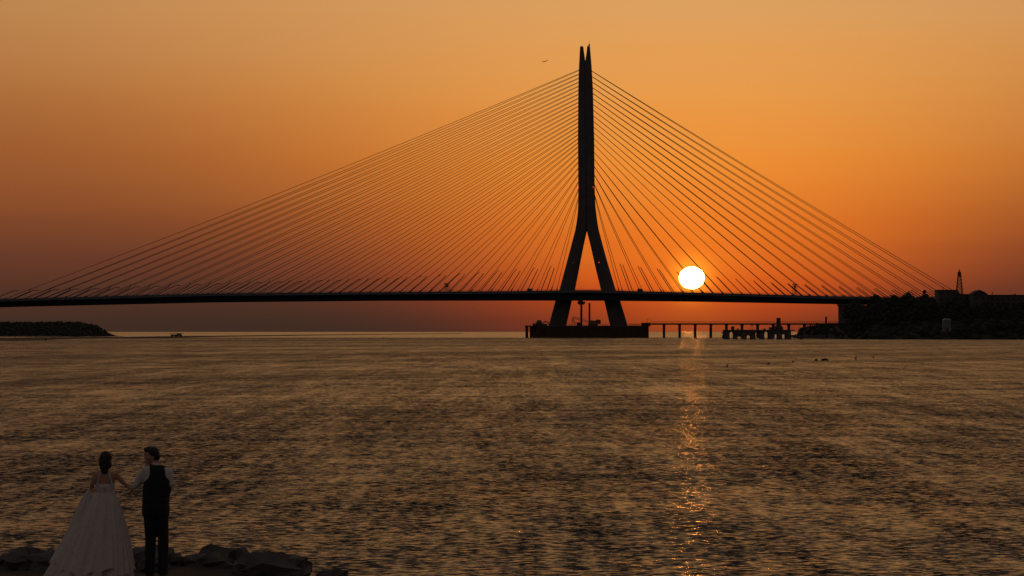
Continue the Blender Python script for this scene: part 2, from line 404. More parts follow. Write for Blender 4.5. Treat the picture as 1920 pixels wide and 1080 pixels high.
vehicle(993.5, 'boxy work van stopped on the bridge deck left of the mast', 3.6, 2.2)

# ------------------------------------------------------------------ mast foundation platform
fd = thing('mast_foundation', 'black steel-walled foundation platform in the river below the mast', 'foundation', (XP, YP, 0))
fpart = lambda n, mb, m: bpart(n, mb, m, fd)
def fp(n, mb, m):
    o = mb.build(n, m); o.parent = fd; o.matrix_parent_inverse = Matrix.Translation(Vector((-XP, -YP, 0))); return o
D0 = YP - 30
xa, xb = gx(994, D0), gx(1217, D0); zt = gz(612, D0)
outl = [(xa, D0 + 4), (xa + 5, D0), (xb - 5, D0), (xb, D0 + 4), (xb, D0 + 54), (xb - 5, D0 + 58), (xa + 5, D0 + 58), (xa, D0 + 54)]
fp('cofferdam_wall', MB().loft([[(x, y, z) for x, y in outl] for z in (-2.0, zt)]), M['rust'])
mb = MB(); n = 74
for i in range(n):
    x = xa + 5 + (xb - xa - 10) * (i + .5) / n
    mb.box((x, D0 - .25, zt / 2 - .6), (.55, .5, zt + 1.0))
kind(fp('sheet_pile', mb, M['rust']), 'stuff')
fp('capping_beam', MB().box(((xa + xb) / 2, D0 + 1.2, zt + .25), (xb - xa + 1.5, 3.2, .5)), M['old_concrete'])
fp('pile_cap', MB().box(((gx(1016, YP) + gx(1192, YP)) / 2, YP, gz(613, YP) - .4), (gx(1192, YP) - gx(1016, YP), 36, 2.6)), M['concrete'])
fp('mooring_pile', MB().tube([(gx(987.8, D0), D0, -3), (gx(987.8, D0), D0, gz(613, D0))], 1.0, 10), M['rust'])
fp('walkway', MB().box((gx(990, D0), D0, gz(611.6, D0)), (gx(996, D0) - gx(984, D0), 3.5, 1.0)), M['old_concrete'])
mb = MB()
for i in range(30):
    x = gx(1180 + i * 1.25, D0); mb.tube([(x, D0 + 2, zt + .5), (x, D0 + 2, zt + 1.7 + random.random() * .5)], .09, 4)
for i in range(26):
    x = gx(1064 + i * 3, D0); mb.tube([(x, D0 + 2, zt + .5), (x, D0 + 2, zt + 1.6 + random.random() * .6)], .09, 4)
mb.tube([(gx(1010, D0), D0 + 2, zt + 1.5), (gx(1217, D0), D0 + 2, zt + 1.5)], .07, 4)
fp('guard_rail', mb, M['rust'])
# things standing on the platform
DZ = zt + .5
def on_plat(x, back=8.0): return Vector((gx(x, D0 + back), D0 + back, zt))
# crawler crane with lowered lattice boom
p = on_plat(1112, 10)
cr = thing('crawler_crane', 'crawler crane with its lattice boom lowered to the left between the mast legs', 'crane', p)
MB().box((0, 0, .9), (6.5, 4, 1.6)).build('track', M['blackp'], cr)
MB().box((1.5, 0, 2.9), (7.5, 3.6, 2.3)).box((3.6, 0, 3.2), (3, 3.7, 3.0)).build('body', M['machine'], cr)
MB().loft([[(-2.6, y, 1.8), (-.4, y, 1.8), (-.4, y, 4.2), (-1.9, y, 4.2)] for y in (-1.9, -.6)]).build('cab', M['machine'], cr)
b0 = Vector((-1, 0, 2.4)); b1 = Vector((gx(1075, D0 + 10) - p.x, 0, gz(595, D0 + 10) - p.z))
mb = MB()
dv = (b1 - b0); up = Vector((0, 0, 1))
for oy in (-.7, .7):
    for ou in (-.55, .55): mb.tube([b0 + Vector((0, oy, ou)), b0 + dv * .5 + Vector((0, oy, ou * 1.2)), b1 + Vector((0, oy * .4, ou * .5))], .13, 4)
    for k in range(12):
        q0, q1 = b0 + dv * (k / 12), b0 + dv * ((k + 1) / 12); sg = 1 if k % 2 else -1
        mb.tube([q0 + Vector((0, oy * .8, sg * .5)), q1 + Vector((0, oy * .8, -sg * .5))], .07, 4)
mb.build('boom', M['machine'], cr)
MB().tube([b1, b1 + Vector((-.3, 0, -3.5))], .09, 4).tube([b1, b1 + Vector((1.6, 0, -6.0))], .16, 4).tube([b1 + Vector((-.8, 0, 0)), b1 + Vector((-.9, 0, -6))], .16, 4).tube([b1 + Vector((-.8, 0, -1.2)), b1 + Vector((1.2, 0, -5))], .1, 4).build('hoist_rope', M['blackp'], cr)
MB().tube([Vector((3, 0, 5)), b1 + Vector((0, 0, .5))], .05, 4).build('pendant_rope', M['blackp'], cr)
# service tower and tall casing pipe
p = on_plat(1090, 16)
st = thing('hoist_tower', 'slim hoist tower with a square platform head close under the deck', 'hoist tower', p)
H = gz(569, p.y) - p.z
mb = MB()
for dx in (-.55, .55):
    for dy in (-.55, .55): mb.tube([(dx, dy, 0), (dx, dy, H)], .16, 4)
for k in range(14):
    for dy in (-.55, .55): mb.tube([(-.55, dy, H * k / 14), (.55, dy, H * (k + 1) / 14)], .1, 4).tube([(.55, dy, H * k / 14), (-.55, dy, H * (k + 1) / 14)], .1, 4)
mb.box((0, 0, H / 2), (.8, .8, H)); mb.build('lattice_mast', M['rust'], st)
MB().box((0, 0, H + .5), (5.2, 4, 1.6)).box((-.6, 0, H + 1.6), (3.2, 3.2, .9)).box((0, 0, H - .6), (3.6, 3, .6)).build('platform_head', M['rust'], st)
p = on_plat(1105.3, 18); H = gz(568, p.y) - p.z
tag(MB().tube([(0, 0, 0), (0, 0, H)], .62, 10).build('casing_pipe', M['rust'], None, False, p), 'bare upright casing pipe standing right of the hoist tower', 'pipe')
# excavator at the left end
p = on_plat(1011, 8)
ex = thing('excavator', 'small excavator parked with folded arm at the left end of the platform', 'excavator', p)
MB().box((0, 0, .7), (5.0, 3.2, 1.4)).build('track', M['blackp'], ex)
MB().box((-.2, 0, 2.1), (4.2, 3, 1.4)).blob((0, 0, 3.0), (1.9, 1.5, 1.5), 10, 6).build('body', M['machine'], ex)
MB().tube([(2, 0, 2.2), (4.6, 0, 3.4), (6.4, 0, 2.6), (6.6, 0, 1.0)], [.35, .4, .3, .25], 6).build('arm', M['machine'], ex)
for k, (x, h, wd, lab) in enumerate(((1001.5, 1.9, 2.0, 'low crate at the far left edge of the platform'), (1021, 1.6, 3.6, 'long low crate between the excavator and the left mast leg'), (1084.5, 2.6, 2.4, 'crate beside the foot of the hoist tower'), (1211, 2.3, 6.0, 'site cabin at the right end of the platform, by the trestle'))):
    p = on_plat(x, 5)
    t = thing('site_cabin' if k == 3 else 'crate', lab, 'cabin' if k == 3 else 'crate', p)
    MB().box((0, 0, h / 2), (wd, 2.4, h)).build('body', M['rust'], t); MB().box((0, 0, h + .1), (wd + .3, 2.7, .2)).build('lid' if k < 3 else 'roof', M['roof'], t)
p = on_plat(1213.5, 6)
t = thing('lamp_post', 'lamp post with one arm beside the site cabin', 'lamp post', p)
Hh = gz(597, p.y) - p.z
MB().tube([(0, 0, 0), (0, 0, Hh)], [.16, .1], 6).build('pole', M['rust'], t)
MB().tube([(0, 0, Hh - .6), (2.2, 0, Hh - .2)], .09, 5).box((2.2, 0, Hh - .25), (.9, .3, .2)).build('arm', M['rust'], t)

# ------------------------------------------------------------------ trestle (temporary access bridge)
TD = 1905.0
tr = thing('trestle_bridge', 'low access trestle on steel piles running right from the platform', 'trestle', (gx(1218, TD), TD, 0))
def tp(n, mb, m): 
    o = mb.build(n, m); o.parent = tr; o.matrix_parent_inverse = Matrix.Translation(-Vector(tr.location)); return o
ax, bx = gx(1219, TD), gx(1600, TD); z0, z1 = gz(609, TD), gz(606.2, TD)
tp('deck', MB().box(((ax + bx) / 2, TD, (z0 + z1) / 2), (bx - ax, 8, z1 - z0)), M['rust'])
for i in range(10):
    x = gx(1245 + 29.25 * i, TD); mb = MB()
    for dy in (-3, 3): mb.tube([(x, TD + dy, -3), (x, TD + dy, z0)], .72, 8)
    mb.box((x, TD, z0 - .35), (1.6, 8.4, .7)); tp('pile_bent', mb, M['rust'])
for dy in (-4, 4):
    mb = MB(); n = 110
    for i in range(n + 1):
        x = ax + (bx - ax) * i / n; mb.box((x, TD + dy, z1 + .75), (.11, .11, 1.5 + (i % 9 == 0) * .9))
    mb.tube([(ax, TD + dy, z1 + 1.1), (bx, TD + dy, z1 + 1.1)], .05, 4)
    tp('railing', mb, M['rust'])

# ------------------------------------------------------------------ old jetty
JD = 1520.0
jt = thing('old_jetty', 'ruined dark jetty on blocky piers with arched openings, right of the sun glitter', 'jetty', (gx(1430, JD), JD, 0))
def jp(n, mb, m): 
    o = mb.build(n, m); o.parent = jt; o.matrix_parent_inverse = Matrix.Translation(-Vector(jt.location)); return o
def jx(v): return gx(1340 + v / 8.727, JD)
def jz(v): return gz(580 + v / 8.727, JD)
zd = jz(352)
piers = [(142, 238), (302, 366), (444, 516), (584, 660), (730, 806), (872, 956), (1020, 1096), (1150, 1240), (1390, 1430)]
for k, (a, b) in enumerate(piers):
    zz = zd if k < 8 else jz(452)
    mb = MB().box(((jx(a) + jx(b)) / 2, JD, zz / 2 - 1.5), (jx(b) - jx(a), 7, zz + 3.0))
    jp('pier', mb, M['old_concrete'])
# head walls between the piers, with arched or square soffits
def span(a, b, yt, arch):
    mb = MB(); xa_, xb_ = jx(a), jx(b); n = 8 if arch else 1; ztp = zd - .02
    for i in range(n):
        u0, u1 = i / n, (i + 1) / n
        f = (lambda q: math.sqrt(max(0, 1 - (2 * q - 1) ** 2))) if arch else (lambda q: 1)
        hh = jz(yt); sp_ = (xb_ - xa_) / 2 * .8 if arch else 0
        za, zb2 = hh - sp_ * (1 - f(u0)), hh - sp_ * (1 - f(u1))
        x0, x1 = xa_ + (xb_ - xa_) * u0, xa_ + (xb_ - xa_) * u1
        v = [(x, y, z) for y in (JD - 3.3, JD + 3.3) for (x, z) in ((x0, za), (x1, zb2), (x1, ztp), (x0, ztp))]
        mb.add(v, [(0, 1, 2, 3), (7, 6, 5, 4), (0, 4, 5, 1), (3, 2, 6, 7), (0, 3, 7, 4), (1, 5, 6, 2)])
    jp('head_wall', mb, M['old_concrete'])
for a in ((239, 301, 370, 1), (367, 443, 448, 0), (517, 583, 425, 1), (661, 729, 366, 1), (807, 871, 364, 1), (957, 1019, 412, 0), (1097, 1149, 412, 0)): span(*a)
jp('jetty_deck', MB().box(((jx(142) + jx(1300)) / 2, JD, zd + .3), (jx(1300) - jx(142), 7.6, .62)), M['old_concrete'])
jp('low_quay', MB().box(((jx(1240) + jx(1800)) / 2, JD, jz(440)), (jx(1800) - jx(1240), 8.2, 1.4)), M['old_concrete'])
for (x, y) in ((146, 385), (146, 435), (142, 460)): jp('tyre_fender', MB().tube([(jx(x) - .3, JD - 2, jz(y)), (jx(x) - .3, JD + 2, jz(y))], .55, 8), M['blackp'])
for (a, b, y, nm, lab, ct) in ((272, 318, 288, 'pump_house', 'small square pump house on the left part of the old jetty', 'hut'), (892, 1002, 300, 'storage_hut', 'wider storage hut on the right part of the old jetty', 'hut'),
                               (800, 832, 322, 'crate', 'small crate on the jetty left of the storage hut', 'crate'), (368, 392, 322, 'crate', 'small crate on the jetty right of the pump house', 'crate')):
    h = jz(y) - (zd + .6); t = thing(nm, lab, ct, ((jx(a) + jx(b)) / 2, JD, zd + .61))
    MB().box((0, 0, h / 2), (jx(b) - jx(a), 3.4, h)).build('wall', M['old_concrete'], t)
    MB().box((0, 0, h + .12), (jx(b) - jx(a) + .4, 3.8, .24)).build('roof' if ct == 'hut' else 'lid', M['roof'], t)
    if ct == 'hut': MB().box((0, -1.72, .95), (.9, .08, 1.9)).build('door', M['rust'], t)
t = thing('conical_tank', 'cone-topped tank with a tall chimney behind the old jetty', 'tank', (jx(1048), JD + 1, zd + .61))
MB().loft([[(r * math.cos(a * math.pi / 6), r * math.sin(a * math.pi / 6), z) for a in range(12)] for r, z in ((2.6, 0), (2.6, 1.2), (1.5, jz(262) - zd - .6))]).build('tank_body', M['rust'], t)
MB().tube([(0, 0, 2), (0, 0, jz(140) - zd - .6)], 1.15, 10).build('chimney', M['rust'], t)
for v, lab in ((596, 'left one of two thin poles behind the old jetty'), (622, 'right one of two thin poles behind the old jetty')):
    t = thing('signal_pole', lab, 'pole', (jx(v), JD + 2, zd + .61), 'thin poles on the jetty')
    MB().tube([(0, 0, 0), (0, 0, jz(262) - zd)], .1, 5).build('pole', M['rust'], t); MB().box((.3, 0, jz(275) - zd), (.8, .15, .3)).build('arm', M['rust'], t)
t = thing('bollard_post', 'thick short post rising from the right end of the quay under the bridge', 'post', (gx(1549, 1600), 1600, gz(612, 1600)))
MB().tube([(0, 0, 0), (0, 0, gz(595, 1600) - gz(612, 1600))], .55, 8).build('shaft', M['rust'], t); MB().tube([(0, 0, gz(595, 1600) - gz(612, 1600)), (0, 0, gz(594, 1600) - gz(612, 1600))], .7, 8).build('cap', M['rust'], t)

# ------------------------------------------------------------------ trees
def crown_mesh(name, r, h, n, leaf, seed, conical=False):
    rnd = random.Random(seed); mb = MB(); cl = []
    for _ in range(16):
        a = rnd.uniform(0, 6.283); z = rnd.uniform(.12, .95)
        rad = (1 - z) * .95 if conical else math.sin(math.pi * min(1, z * .85 + .12)) * .85
        q = rnd.uniform(.2, 1) * rad
        cl.append((Vector((math.cos(a) * r * q, math.sin(a) * r * q, h * z)), rnd.uniform(.22, .42) * r * (.6 if conical else 1)))
    for i in range(n):
        c, cr_ = rnd.choice(cl); d = Vector([rnd.gauss(0, 1) for _ in range(3)]).normalized() * cr_ * rnd.uniform(.5, 1.05); p = c + d
        a = Vector([rnd.gauss(0, 1) for _ in range(3)]).normalized() * leaf * rnd.uniform(.6, 1.3); b = Vector([rnd.gauss(0, 1) for _ in range(3)]).normalized().cross(a).normalized() * leaf * .6
        mb.add([p - a, p + b, p + a, p - b], [(0, 1, 2, 3)])
    for c, cr_ in cl: mb.blob(c, (cr_ * .7,) * 3, 6, 4, .25, rnd)
    return mb.mesh(name, M['foliage'])
def trunk_mesh(r, h, seed):
    rnd = random.Random(seed); mb = MB().tube([(0, 0, -1), (rnd.uniform(-.2, .2), 0, h * .4), (rnd.uniform(-.3, .3), 0, h)], [r, r * .7, r * .25], 6)
    for k in range(4):
        a = rnd.uniform(0, 6.28); mb.tube([(0, 0, h * (.35 + .1 * k)), (math.cos(a) * h * .3, math.sin(a) * h * .3, h * (.6 + .1 * k))], [r * .4, r * .12], 4)
    return mb.mesh('trunk', M['bark'])
CR = [crown_mesh('crown', 3.6 + .5 * (i % 3), 6 + i % 3, 420, .36, 10 + i) for i in range(6)]
CC = crown_mesh('crown', 2.0, 10, 420, .34, 50, True)
TR = [trunk_mesh(.28, 5.5, i) for i in range(3)]
def tree(p, sc, rz, i, label, group=None, con=False):
    t = thing('conifer' if con else 'broadleaf_tree', label, 'tree', p, group, rz); t.scale = (sc, sc, sc)
    link('trunk', TR[i % 3], t); link('crown', CC if con else CR[i % 6], t, (0, 0, .8 if con else 1.8)); return t

# ------------------------------------------------------------------ right-hand headland
def head_z(x, y):      # ground height by world position
    px = 960 + x / y * F
    shore = 1500 + lerp([(1495, 150), (1560, 60), (1640, -25), (1900, -40), (2400, -60)], px)
    inl = max(0, y - shore)
    base = lerp([(1490, -1), (1500, 5.5), (1560, 7.5), (1640, 7), (1760, 8.5), (2500, 9.5)], px)
    back = max(0.0, 1 - max(0, y - 2150) / 120)
    return -1.5 + (base + 1.5) * min(1, inl / 46) ** .6 * back
mb = MB(); nx, ny = 90, 60; V = []; Fc = []
for j in range(ny + 1):
    for i in range(nx + 1):
        y = 1440 + 850 * (j / ny) ** 1.5; x = gx(1480, 1700) + (360) * i / nx
        z = head_z(x, y); V.append((x, y, z + (random.uniform(-.5, .5) if z > 0 else 0)))
for j in range(ny):
    for i in range(nx): a = j * (nx + 1) + i; Fc.append((a, a + 1, a + nx + 2, a + nx + 1))
hl = mb.add(V, Fc).build('headland', M['earth'], None, True)
kind(hl, 'structure', 'dark wooded headland closing the river on the right')
rt = random.Random(3); cnt = 0
TL = [(1500, 606), (1560, 603), (1588, 603), (1592, 568), (1600, 566), (1650, 560), (1668, 555), (1680, 553), (1692, 556), (1712, 557), (1722, 552), (1740, 553), (1752, 557), (1800, 560), (1900, 562)]
for row, (d0, d1) in enumerate(((1500, 1530), (1540, 1570), (1590, 1620), (1650, 1690), (1720, 1760))):
    x = 1500 + row * 5
    while x < 1925:
        d = rt.uniform(d0, d1) + (60 if x < 1560 else 0); X = gx(x, d); z = head_z(X, d)
        if z > 1.0:
            want = gz(lerp(TL, x) + (4 - row) * 7.5 * (1 if x > 1575 else .5) + rt.uniform(-1, 2.5), d) - z
            if want > 2.0:
                sc = min(2.0, want / 8.8)
                tree((X, d, z - .3), sc, rt.uniform(0, 6), cnt, 'dark leafy tree in the black treeline on the right headland', 'trees on the right headland'); cnt += 1
                if x > 1905: pass
        x += rt.uniform(9, 14)
x = 1580
while x < 1925:
    d = rt.uniform(1462, 1478); X = gx(x, d); z = head_z(X, d)
    if z > .3 and abs(x - 1775) > 9:
        tree((X, d, z - .3), rt.uniform(.5, .8), rt.uniform(0, 6), cnt, 'low dark bushy tree on the waterline of the right headland', 'low trees along the headland shore'); cnt += 1
    x += rt.uniform(7, 11)
for (x, y, lab, con) in ((1723, 550, 'small bushy tree top left of the pointed tree on the headland ridge', False), (1733.5, 543.5, 'pointed tree standing highest left of the flat-roofed house', True)):
    d = 1780; X = gx(x, d); z = head_z(X, d); h = gz(y, d) - z; sc = h / (10.6 if con else 8.6); tree((X, d, z), sc, .5, 3, lab, None, con)
rnd = random.Random(21); mb = MB()
for i in range(2300):
    px = rnd.uniform(1492, 1960) if i < 1500 else rnd.uniform(1492, 1600); d = rnd.uniform(1452, 1700) if i % 2 else rnd.uniform(1452, 1530); X = gx(px, d); z = head_z(X, d)
    if z < .1 or (abs(px - 1775) < 10 and d < 1486) or (px < 1590 and z > 8.5): continue
    q = rnd.uniform(.8, 2.0) * (1 if px > 1590 else .5); c = Vector((X, d, z + q * .3)); mb.blob(c, (q * 1.5, q * 1.2, q), 6, 4, .3, rnd)
    for _ in range(9):
        p = c + Vector((rnd.uniform(-1.6, 1.6) * q, -rnd.random() * q, rnd.uniform(0, 1.3) * q)); mb.add([p, p + Vector((.25, .05, .3)), p + Vector((0, 0, .6)), p + Vector((-.25, 0, .3))], [(0, 1, 2, 3)])
kind(mb.build('scrub', M['foliage']), 'stuff', 'dark scrub covering the slopes of the right headland')
# the deck's side pier and approach pier wall
pr = thing('bridge_pier', 'massive wall-like pier that carries the deck where it reaches the headland', 'pier', bp(s_at(1590, -20), 0, 0), None, -PH)
hh = zbot(s_at(1590)) 
MB().box((0, 0, hh / 2 - 1), (gx(1608, 1880) - gx(1575, 1880), 40, hh + 1.9)).build('shaft', M['concrete'], pr)
MB().box((-.4, 0, hh - .6), (gx(1608, 1880) - gx(1572.5, 1880), 42, 1.0)).build('pier_cap', M['concrete'], pr)
# buildings
def house(name, label, x0, x1, yt, d, yb, dep=14, roof=None, m='wall'):
    a, b = gx(x0, d), gx(x1, d); zt_, zb_ = gz(yt, d), gz(yb, d) - 2; c = ((a + b) / 2, d + dep / 2, zb_); h = zt_ - zb_; w = b - a
    t = thing(name, label, 'building', c)
    MB().box((0, 0, h / 2), (w, dep, h)).build('wall', M[m], t)
    if roof == 'flat': MB().box((0, 0, h + .2), (w + .8, dep + .8, .45)).build('roof', M['roof'], t)
    n = max(1, int(w / 3.2)); rows = max(1, int((h - 2) / 3.3))
    for i in range(n):
        for r in range(rows):
            fx = -w / 2 + w * (i + .5) / n; fz = h - 2.1 - r * 3.2
            f = MB().box((fx, -dep / 2 - .04, fz), (1.5, .12, 1.3)).build('window', M['roof'], t)
            MB().box((fx, -dep / 2 - .12, fz), (1.25, .06, 1.05)).build('pane', M['glass'], f)
    return t, w, h, dep
t, w, h, dp_ = house('flat_roofed_house', 'flat-roofed block on the ridge left of the lattice tower', 1759, 1795, 544.6, 1700, 602, 14, 'flat')
MB().box((-w * .16, 0, h + 1.0), (.4, .4, 1.6)).build('chimney', M['roof'], t)
mb = MB().add([(w / 2, y, z) for y in (-7, 7) for z in (h - 3.4, h)] + [(w / 2 + 3.0, y, h - 3.4) for y in (-7, 7)], [(0, 2, 3, 1), (0, 1, 4), (2, 5, 3), (1, 3, 5, 4), (0, 4, 5, 2)]); mb.build('lean_to_roof', M['roof'], t)
house('long_low_house', 'long low building on the ridge below the lattice tower', 1796.5, 1829, 552.6, 1696, 602, 12, 'flat')
house('long_low_house', 'long low building at the right edge, right of the domed hall', 1846, 1945, 554.0, 1690, 602, 12, 'flat')
t, w, h, dp_ = house('domed_hall', 'hall with a rounded gambrel roof on the ridge near the right edge', 1823.5, 1851.5, 552.4, 1680, 602, 16)
prof = [(-w / 2 - .3, 0), (-w * .42, .9), (-w * .2, 2.2), (-w * .02, 2.9), (w * .12, 2.4), (w * .36, 1.3), (w / 2 + .3, 0)]
MB().loft([[(x, y, h + z) for x, z in prof] for y in (-8.3, 8.3)]).build('roof', M['roof'], t)
t = thing('white_shed', 'small pale shed half hidden among the dark trees on the headland', 'shed', (gx(1775, 1478), 1478, gz(621.5, 1478)))
hh = gz(599.5, 1478) - gz(621.5, 1478); ww = gx(1782.5, 1478) - gx(1768, 1478)
MB().box((0, 0, hh / 2), (ww, 4, hh)).build('wall', M['pale'], t)
MB().loft([[(x, y, hh + z) for x, z in ((-ww / 2, 0), (ww / 2, 0), (ww * .2, .7), (-ww * .2, .7))] for y in (-2.1, 2.1)]).build('roof', M['white'], t)
MB().box((0, -2.04, 1.0), (1.0, .1, 2.0)).build('door', M['rust'], t)
# lattice tower
d = 1710.0; zb_ = gz(556, d); zt_ = gz(517.8, d); hh = zt_ - zb_
lt = thing('lattice_tower', 'tapering red and white lattice tower with a box head and antenna on the ridge', 'tower', (gx(1798.8, d), d, zb_))
mb = MB(); rb, rt_ = (gx(1805.5, d) - gx(1793, d)) / 2, (gx(1801.3, d) - gx(1795.8, d)) / 2
for sx in (-1, 1):
    for sy in (-1, 1): mb.tube([(sx * rb, sy * rb, 0), (sx * rt_, sy * rt_, hh)], .17, 4)
mb.build('leg_frame', M['rust'], lt)
mb = MB(); nb = 6
for k in range(nb):
    r0, r1 = rb + (rt_ - rb) * k / nb, rb + (rt_ - rb) * (k + 1) / nb; z0_, z1_ = hh * k / nb, hh * (k + 1) / nb
    for (ax_, ay_, bx_, by_) in ((-1, -1, 1, -1), (-1, 1, 1, 1), (-1, -1, -1, 1), (1, -1, 1, 1)):
        mb.tube([(ax_ * r0, ay_ * r0, z0_), (bx_ * r1, by_ * r1, z1_)], .09, 4).tube([(bx_ * r0, by_ * r0, z0_), (ax_ * r1, ay_ * r1, z1_)], .09, 4).tube([(ax_ * r1, ay_ * r1, z1_), (bx_ * r1, by_ * r1, z1_)], .1, 4)
mb.build('bracing', M['rust'], lt)
MB().box((0, 0, hh + 1.25), (2 * rt_ + .1, 2 * rt_ + .1, 2.7)).box((0, 0, hh - .1), (2 * rt_ + .7, 2 * rt_ + .7, .25)).build('head_box', M['roof'], lt)
MB().tube([(0, 0, hh + 2.6), (-.1, 0, hh + 3.9)], .4, 6).tube([(-.1, 0, hh + 3.9), (-.1, 0, gz(503.8, d) - zb_)], .16, 5).build('antenna', M['rust'], lt)
t = thing('short_mast', 'short antenna mast on the roof line by the right edge', 'mast', (gx(1861, 1688), 1688, gz(554.5, 1688)))
MB().tube([(0, 0, 0), (0, 0, gz(546.5, 1688) - gz(554.5, 1688))], .12, 5).build('pole', M['rust'], t)
MB().tube([(-.8, 0, 1.4), (.8, 0, 1.4)], .12, 4).tube([(-.5, 0, 2.1), (.4, 0, 2.1)], .12, 4).build('crossbar', M['rust'], t)

# ------------------------------------------------------------------ left: wooded island, sandbar
def ground_d(y): return EYE * F / (y - HZ)
def sheet(name, outline, m, z, label, bumpy=.15):
    # low land: outline in plan (world), domed a little towards its middle
    mb = MB(); c = sum((Vector((x, y, 0)) for x, y in outline), Vector()) / len(outline); n = len(outline); rings = []
    V = []; Fc = []
    for k, (f, zz) in enumerate(((1.0, -.4), (.97, .10), (.85, z), (.4, z * 1.2))):
        for (x, y) in outline: V.append((c.x + (x - c.x) * f, c.y + (y - c.y) * f, zz + (random.uniform(-bumpy, bumpy) * z if k > 1 else 0)))
    for k in range(3):
        for i in range(n): Fc.append((k * n + i, k * n + (i + 1) % n, (k + 1) * n + (i + 1) % n, (k + 1) * n + i))
    Fc.append(tuple(3 * n + i for i in range(n)))
    o = mb.add(V, Fc).build(name, M[m], None); return kind(o, 'structure', label)
front = [(-160, 640), (46, 639.2), (90, 638.4), (110, 636.6), (150, 635.2), (200, 634.8), (300, 634.2), (400, 632), (520, 629.9), (650, 628.3), (760, 626.9), (870, 625.9)]
ol = []
for (x, y) in front:
    d = ground_d(y); ol.append((gx(x, d), d))
back_ = []
for (x, y) in reversed(front):
    d = ground_d(y); w = lerp([(46, 500), (300, 420), (650, 250), (870, 250)], x); back_.append((gx(x, d) - 30, d + w))
# a long narrow bar: strip mesh instead of a domed sheet
V = []; Fc = []; n = len(front)
sub = []
for (a, b) in zip(ol, ol[1:]):
    for k in range(6): sub.append((a[0] + (b[0] - a[0]) * k / 6, a[1] + (b[1] - a[1]) * k / 6))
sub.append(ol[-1]); n = len(sub)
for i, (x, y) in enumerate(sub):
    w = 420 * (1 - i / n) + 60; hgt = lerp([(0, 1.0), (.3, .75), (.6, .8), (1, .9)], i / n) * random.uniform(.75, 1.1)
    for f, zz in ((0, -.3), (.05, .25), (.3, hgt), (.7, hgt * .8), (1, -.3)): V.append((x - .25 * w * f, y + w * f, zz))
for i in range(n - 1):
    for k in range(4): a = i * 5 + k; Fc.append((a, a + 5, a + 6, a + 1))
kind(MB().add(V, Fc).build('sandbar', M['sand']), 'structure', 'long thin dark sandbar on the sea horizon left of the mast')
# the wooded island
ID = 2300.0
isl = [(-420, 600), (46, 603), (85, 601.5), (125, 603), (142, 606), (152, 609), (159, 617), (166, 623), (196, 626.5)]
V = []; Fc = []
m_ = 70
for i in range(m_ + 1):
    px = -420 + (200 + 420) * i / m_; zz = gz(lerp(isl, px), ID) - 2.6
    for f, g in ((0, -1), (.12, .35), (.4, .95), (.6, 1), (.9, .5), (1, -1)):
        V.append((gx(px, ID) , ID - 60 + 240 * f, max(-1, zz * g) if g > 0 else -1))
for i in range(m_):
    for k in range(5): a = i * 6 + k; Fc.append((a, a + 6, a + 7, a + 1))
kind(MB().add(V, Fc).build('island', M['earth']), 'structure', 'low island under dark woodland at the left edge')
rnd = random.Random(9); mb = MB()
for i in range(4200):
    px = rnd.uniform(-380, 197); f = rnd.uniform(.05, .75); zz = gz(lerp(isl, px), ID) - 2.6; g = lerp([(0, -.2), (.12, .35), (.4, .95), (.6, 1), (.9, .5)], f)
    if zz * g < .2: continue
    c = Vector((gx(px, ID) + rnd.uniform(-1, 1), ID - 60 + 240 * f, zz * g + rnd.uniform(.5, 1.8) * min(1, zz / 5 + .3))); r = rnd.uniform(.6, 1.4) * min(1, zz / 5 + .35)
    mb.blob(c, (r * 1.2, r * 1.2, r), 5, 4, .3, rnd)
    if rnd.random() < .5: mb.add([c + Vector((-.5 * r, 0, 0)), c + Vector((.5 * r, 0, 0)), c + Vector((rnd.uniform(-.3, .3), 0, r * rnd.uniform(1.2, 1.9)))], [(0, 1, 2)])
kind(mb.build('woodland', M['foliage']), 'stuff', 'mass of dark trees covering the island at the left edge')
# moored barge/oyster hut on the bar
d = ground_d(634.2)
t = thing('fishing_hut', 'small stilted fishing hut with a flat roof on the sandbar', 'hut', (gx(309, d), d + 60, .5))
for sx in (-3.2, 0, 3.2): MB().box((sx, 0, .9), (.5, 3, 1.8)).build('stilt', M['rust'], t)
MB().box((.3, 0, 1.3), (6.4, 3.4, 1.0)).box((1.8, 0, 1.9), (2.4, 3, .8)).build('wall', M['rust'], t); MB().box((0, 0, 2.55), (8.4, 4.2, .3)).build('roof', M['roof'], t)
t = thing('marker_stake', 'lone marker stake in the shallows before the island', 'stake', (gx(85.5, 1180), 1180, 0))
MB().tube([(0, 0, -1), (.1, 0, gz(636, 1180))], .14, 5).build('pole', M['rust'], t); MB().blob((.1, 0, gz(636, 1180)), (.35, .35, .3), 7, 5).build('top_mark', M['rust'], t)

# ------------------------------------------------------------------ floats
def buoy(x, y, w, label, red, group):
    d = ground_d(y + (1.5 if y > 640 else 1)); r = w / F * d / 2
    t = thing('marker_buoy' if red else 'net_float', label, 'buoy' if red else 'float', (gx(x, d), d, 0), group)
    m = M['redp' if red else 'blackp']
    if red:
        MB().blob((0, 0, .05), (r, r, r * .9), 12, 8).build('float_body', m, t, True)
        MB().tube([(r * .3, 0, 0), (r * .55, 0, r * 3.0)], [r * .35, r * .2], 6).build('flag_stick', m, t)
    else:
        MB().blob((0, 0, r * .35), (r, r, r * .8), 12, 8, .12).build('float_body', m, t, True)
        MB().tube([(0, -r * .3, r), (0, r * .3, r)], r * .2, 6).build('lifting_ring', m, t)
    return t
buoy(1363, 686.5, 5.0, 'small red buoy with a stick nearest the sun glitter', True, 'red marker buoys')
buoy(1604, 672, 5.0, 'left one of the two red buoys off the headland', True, 'red marker buoys')
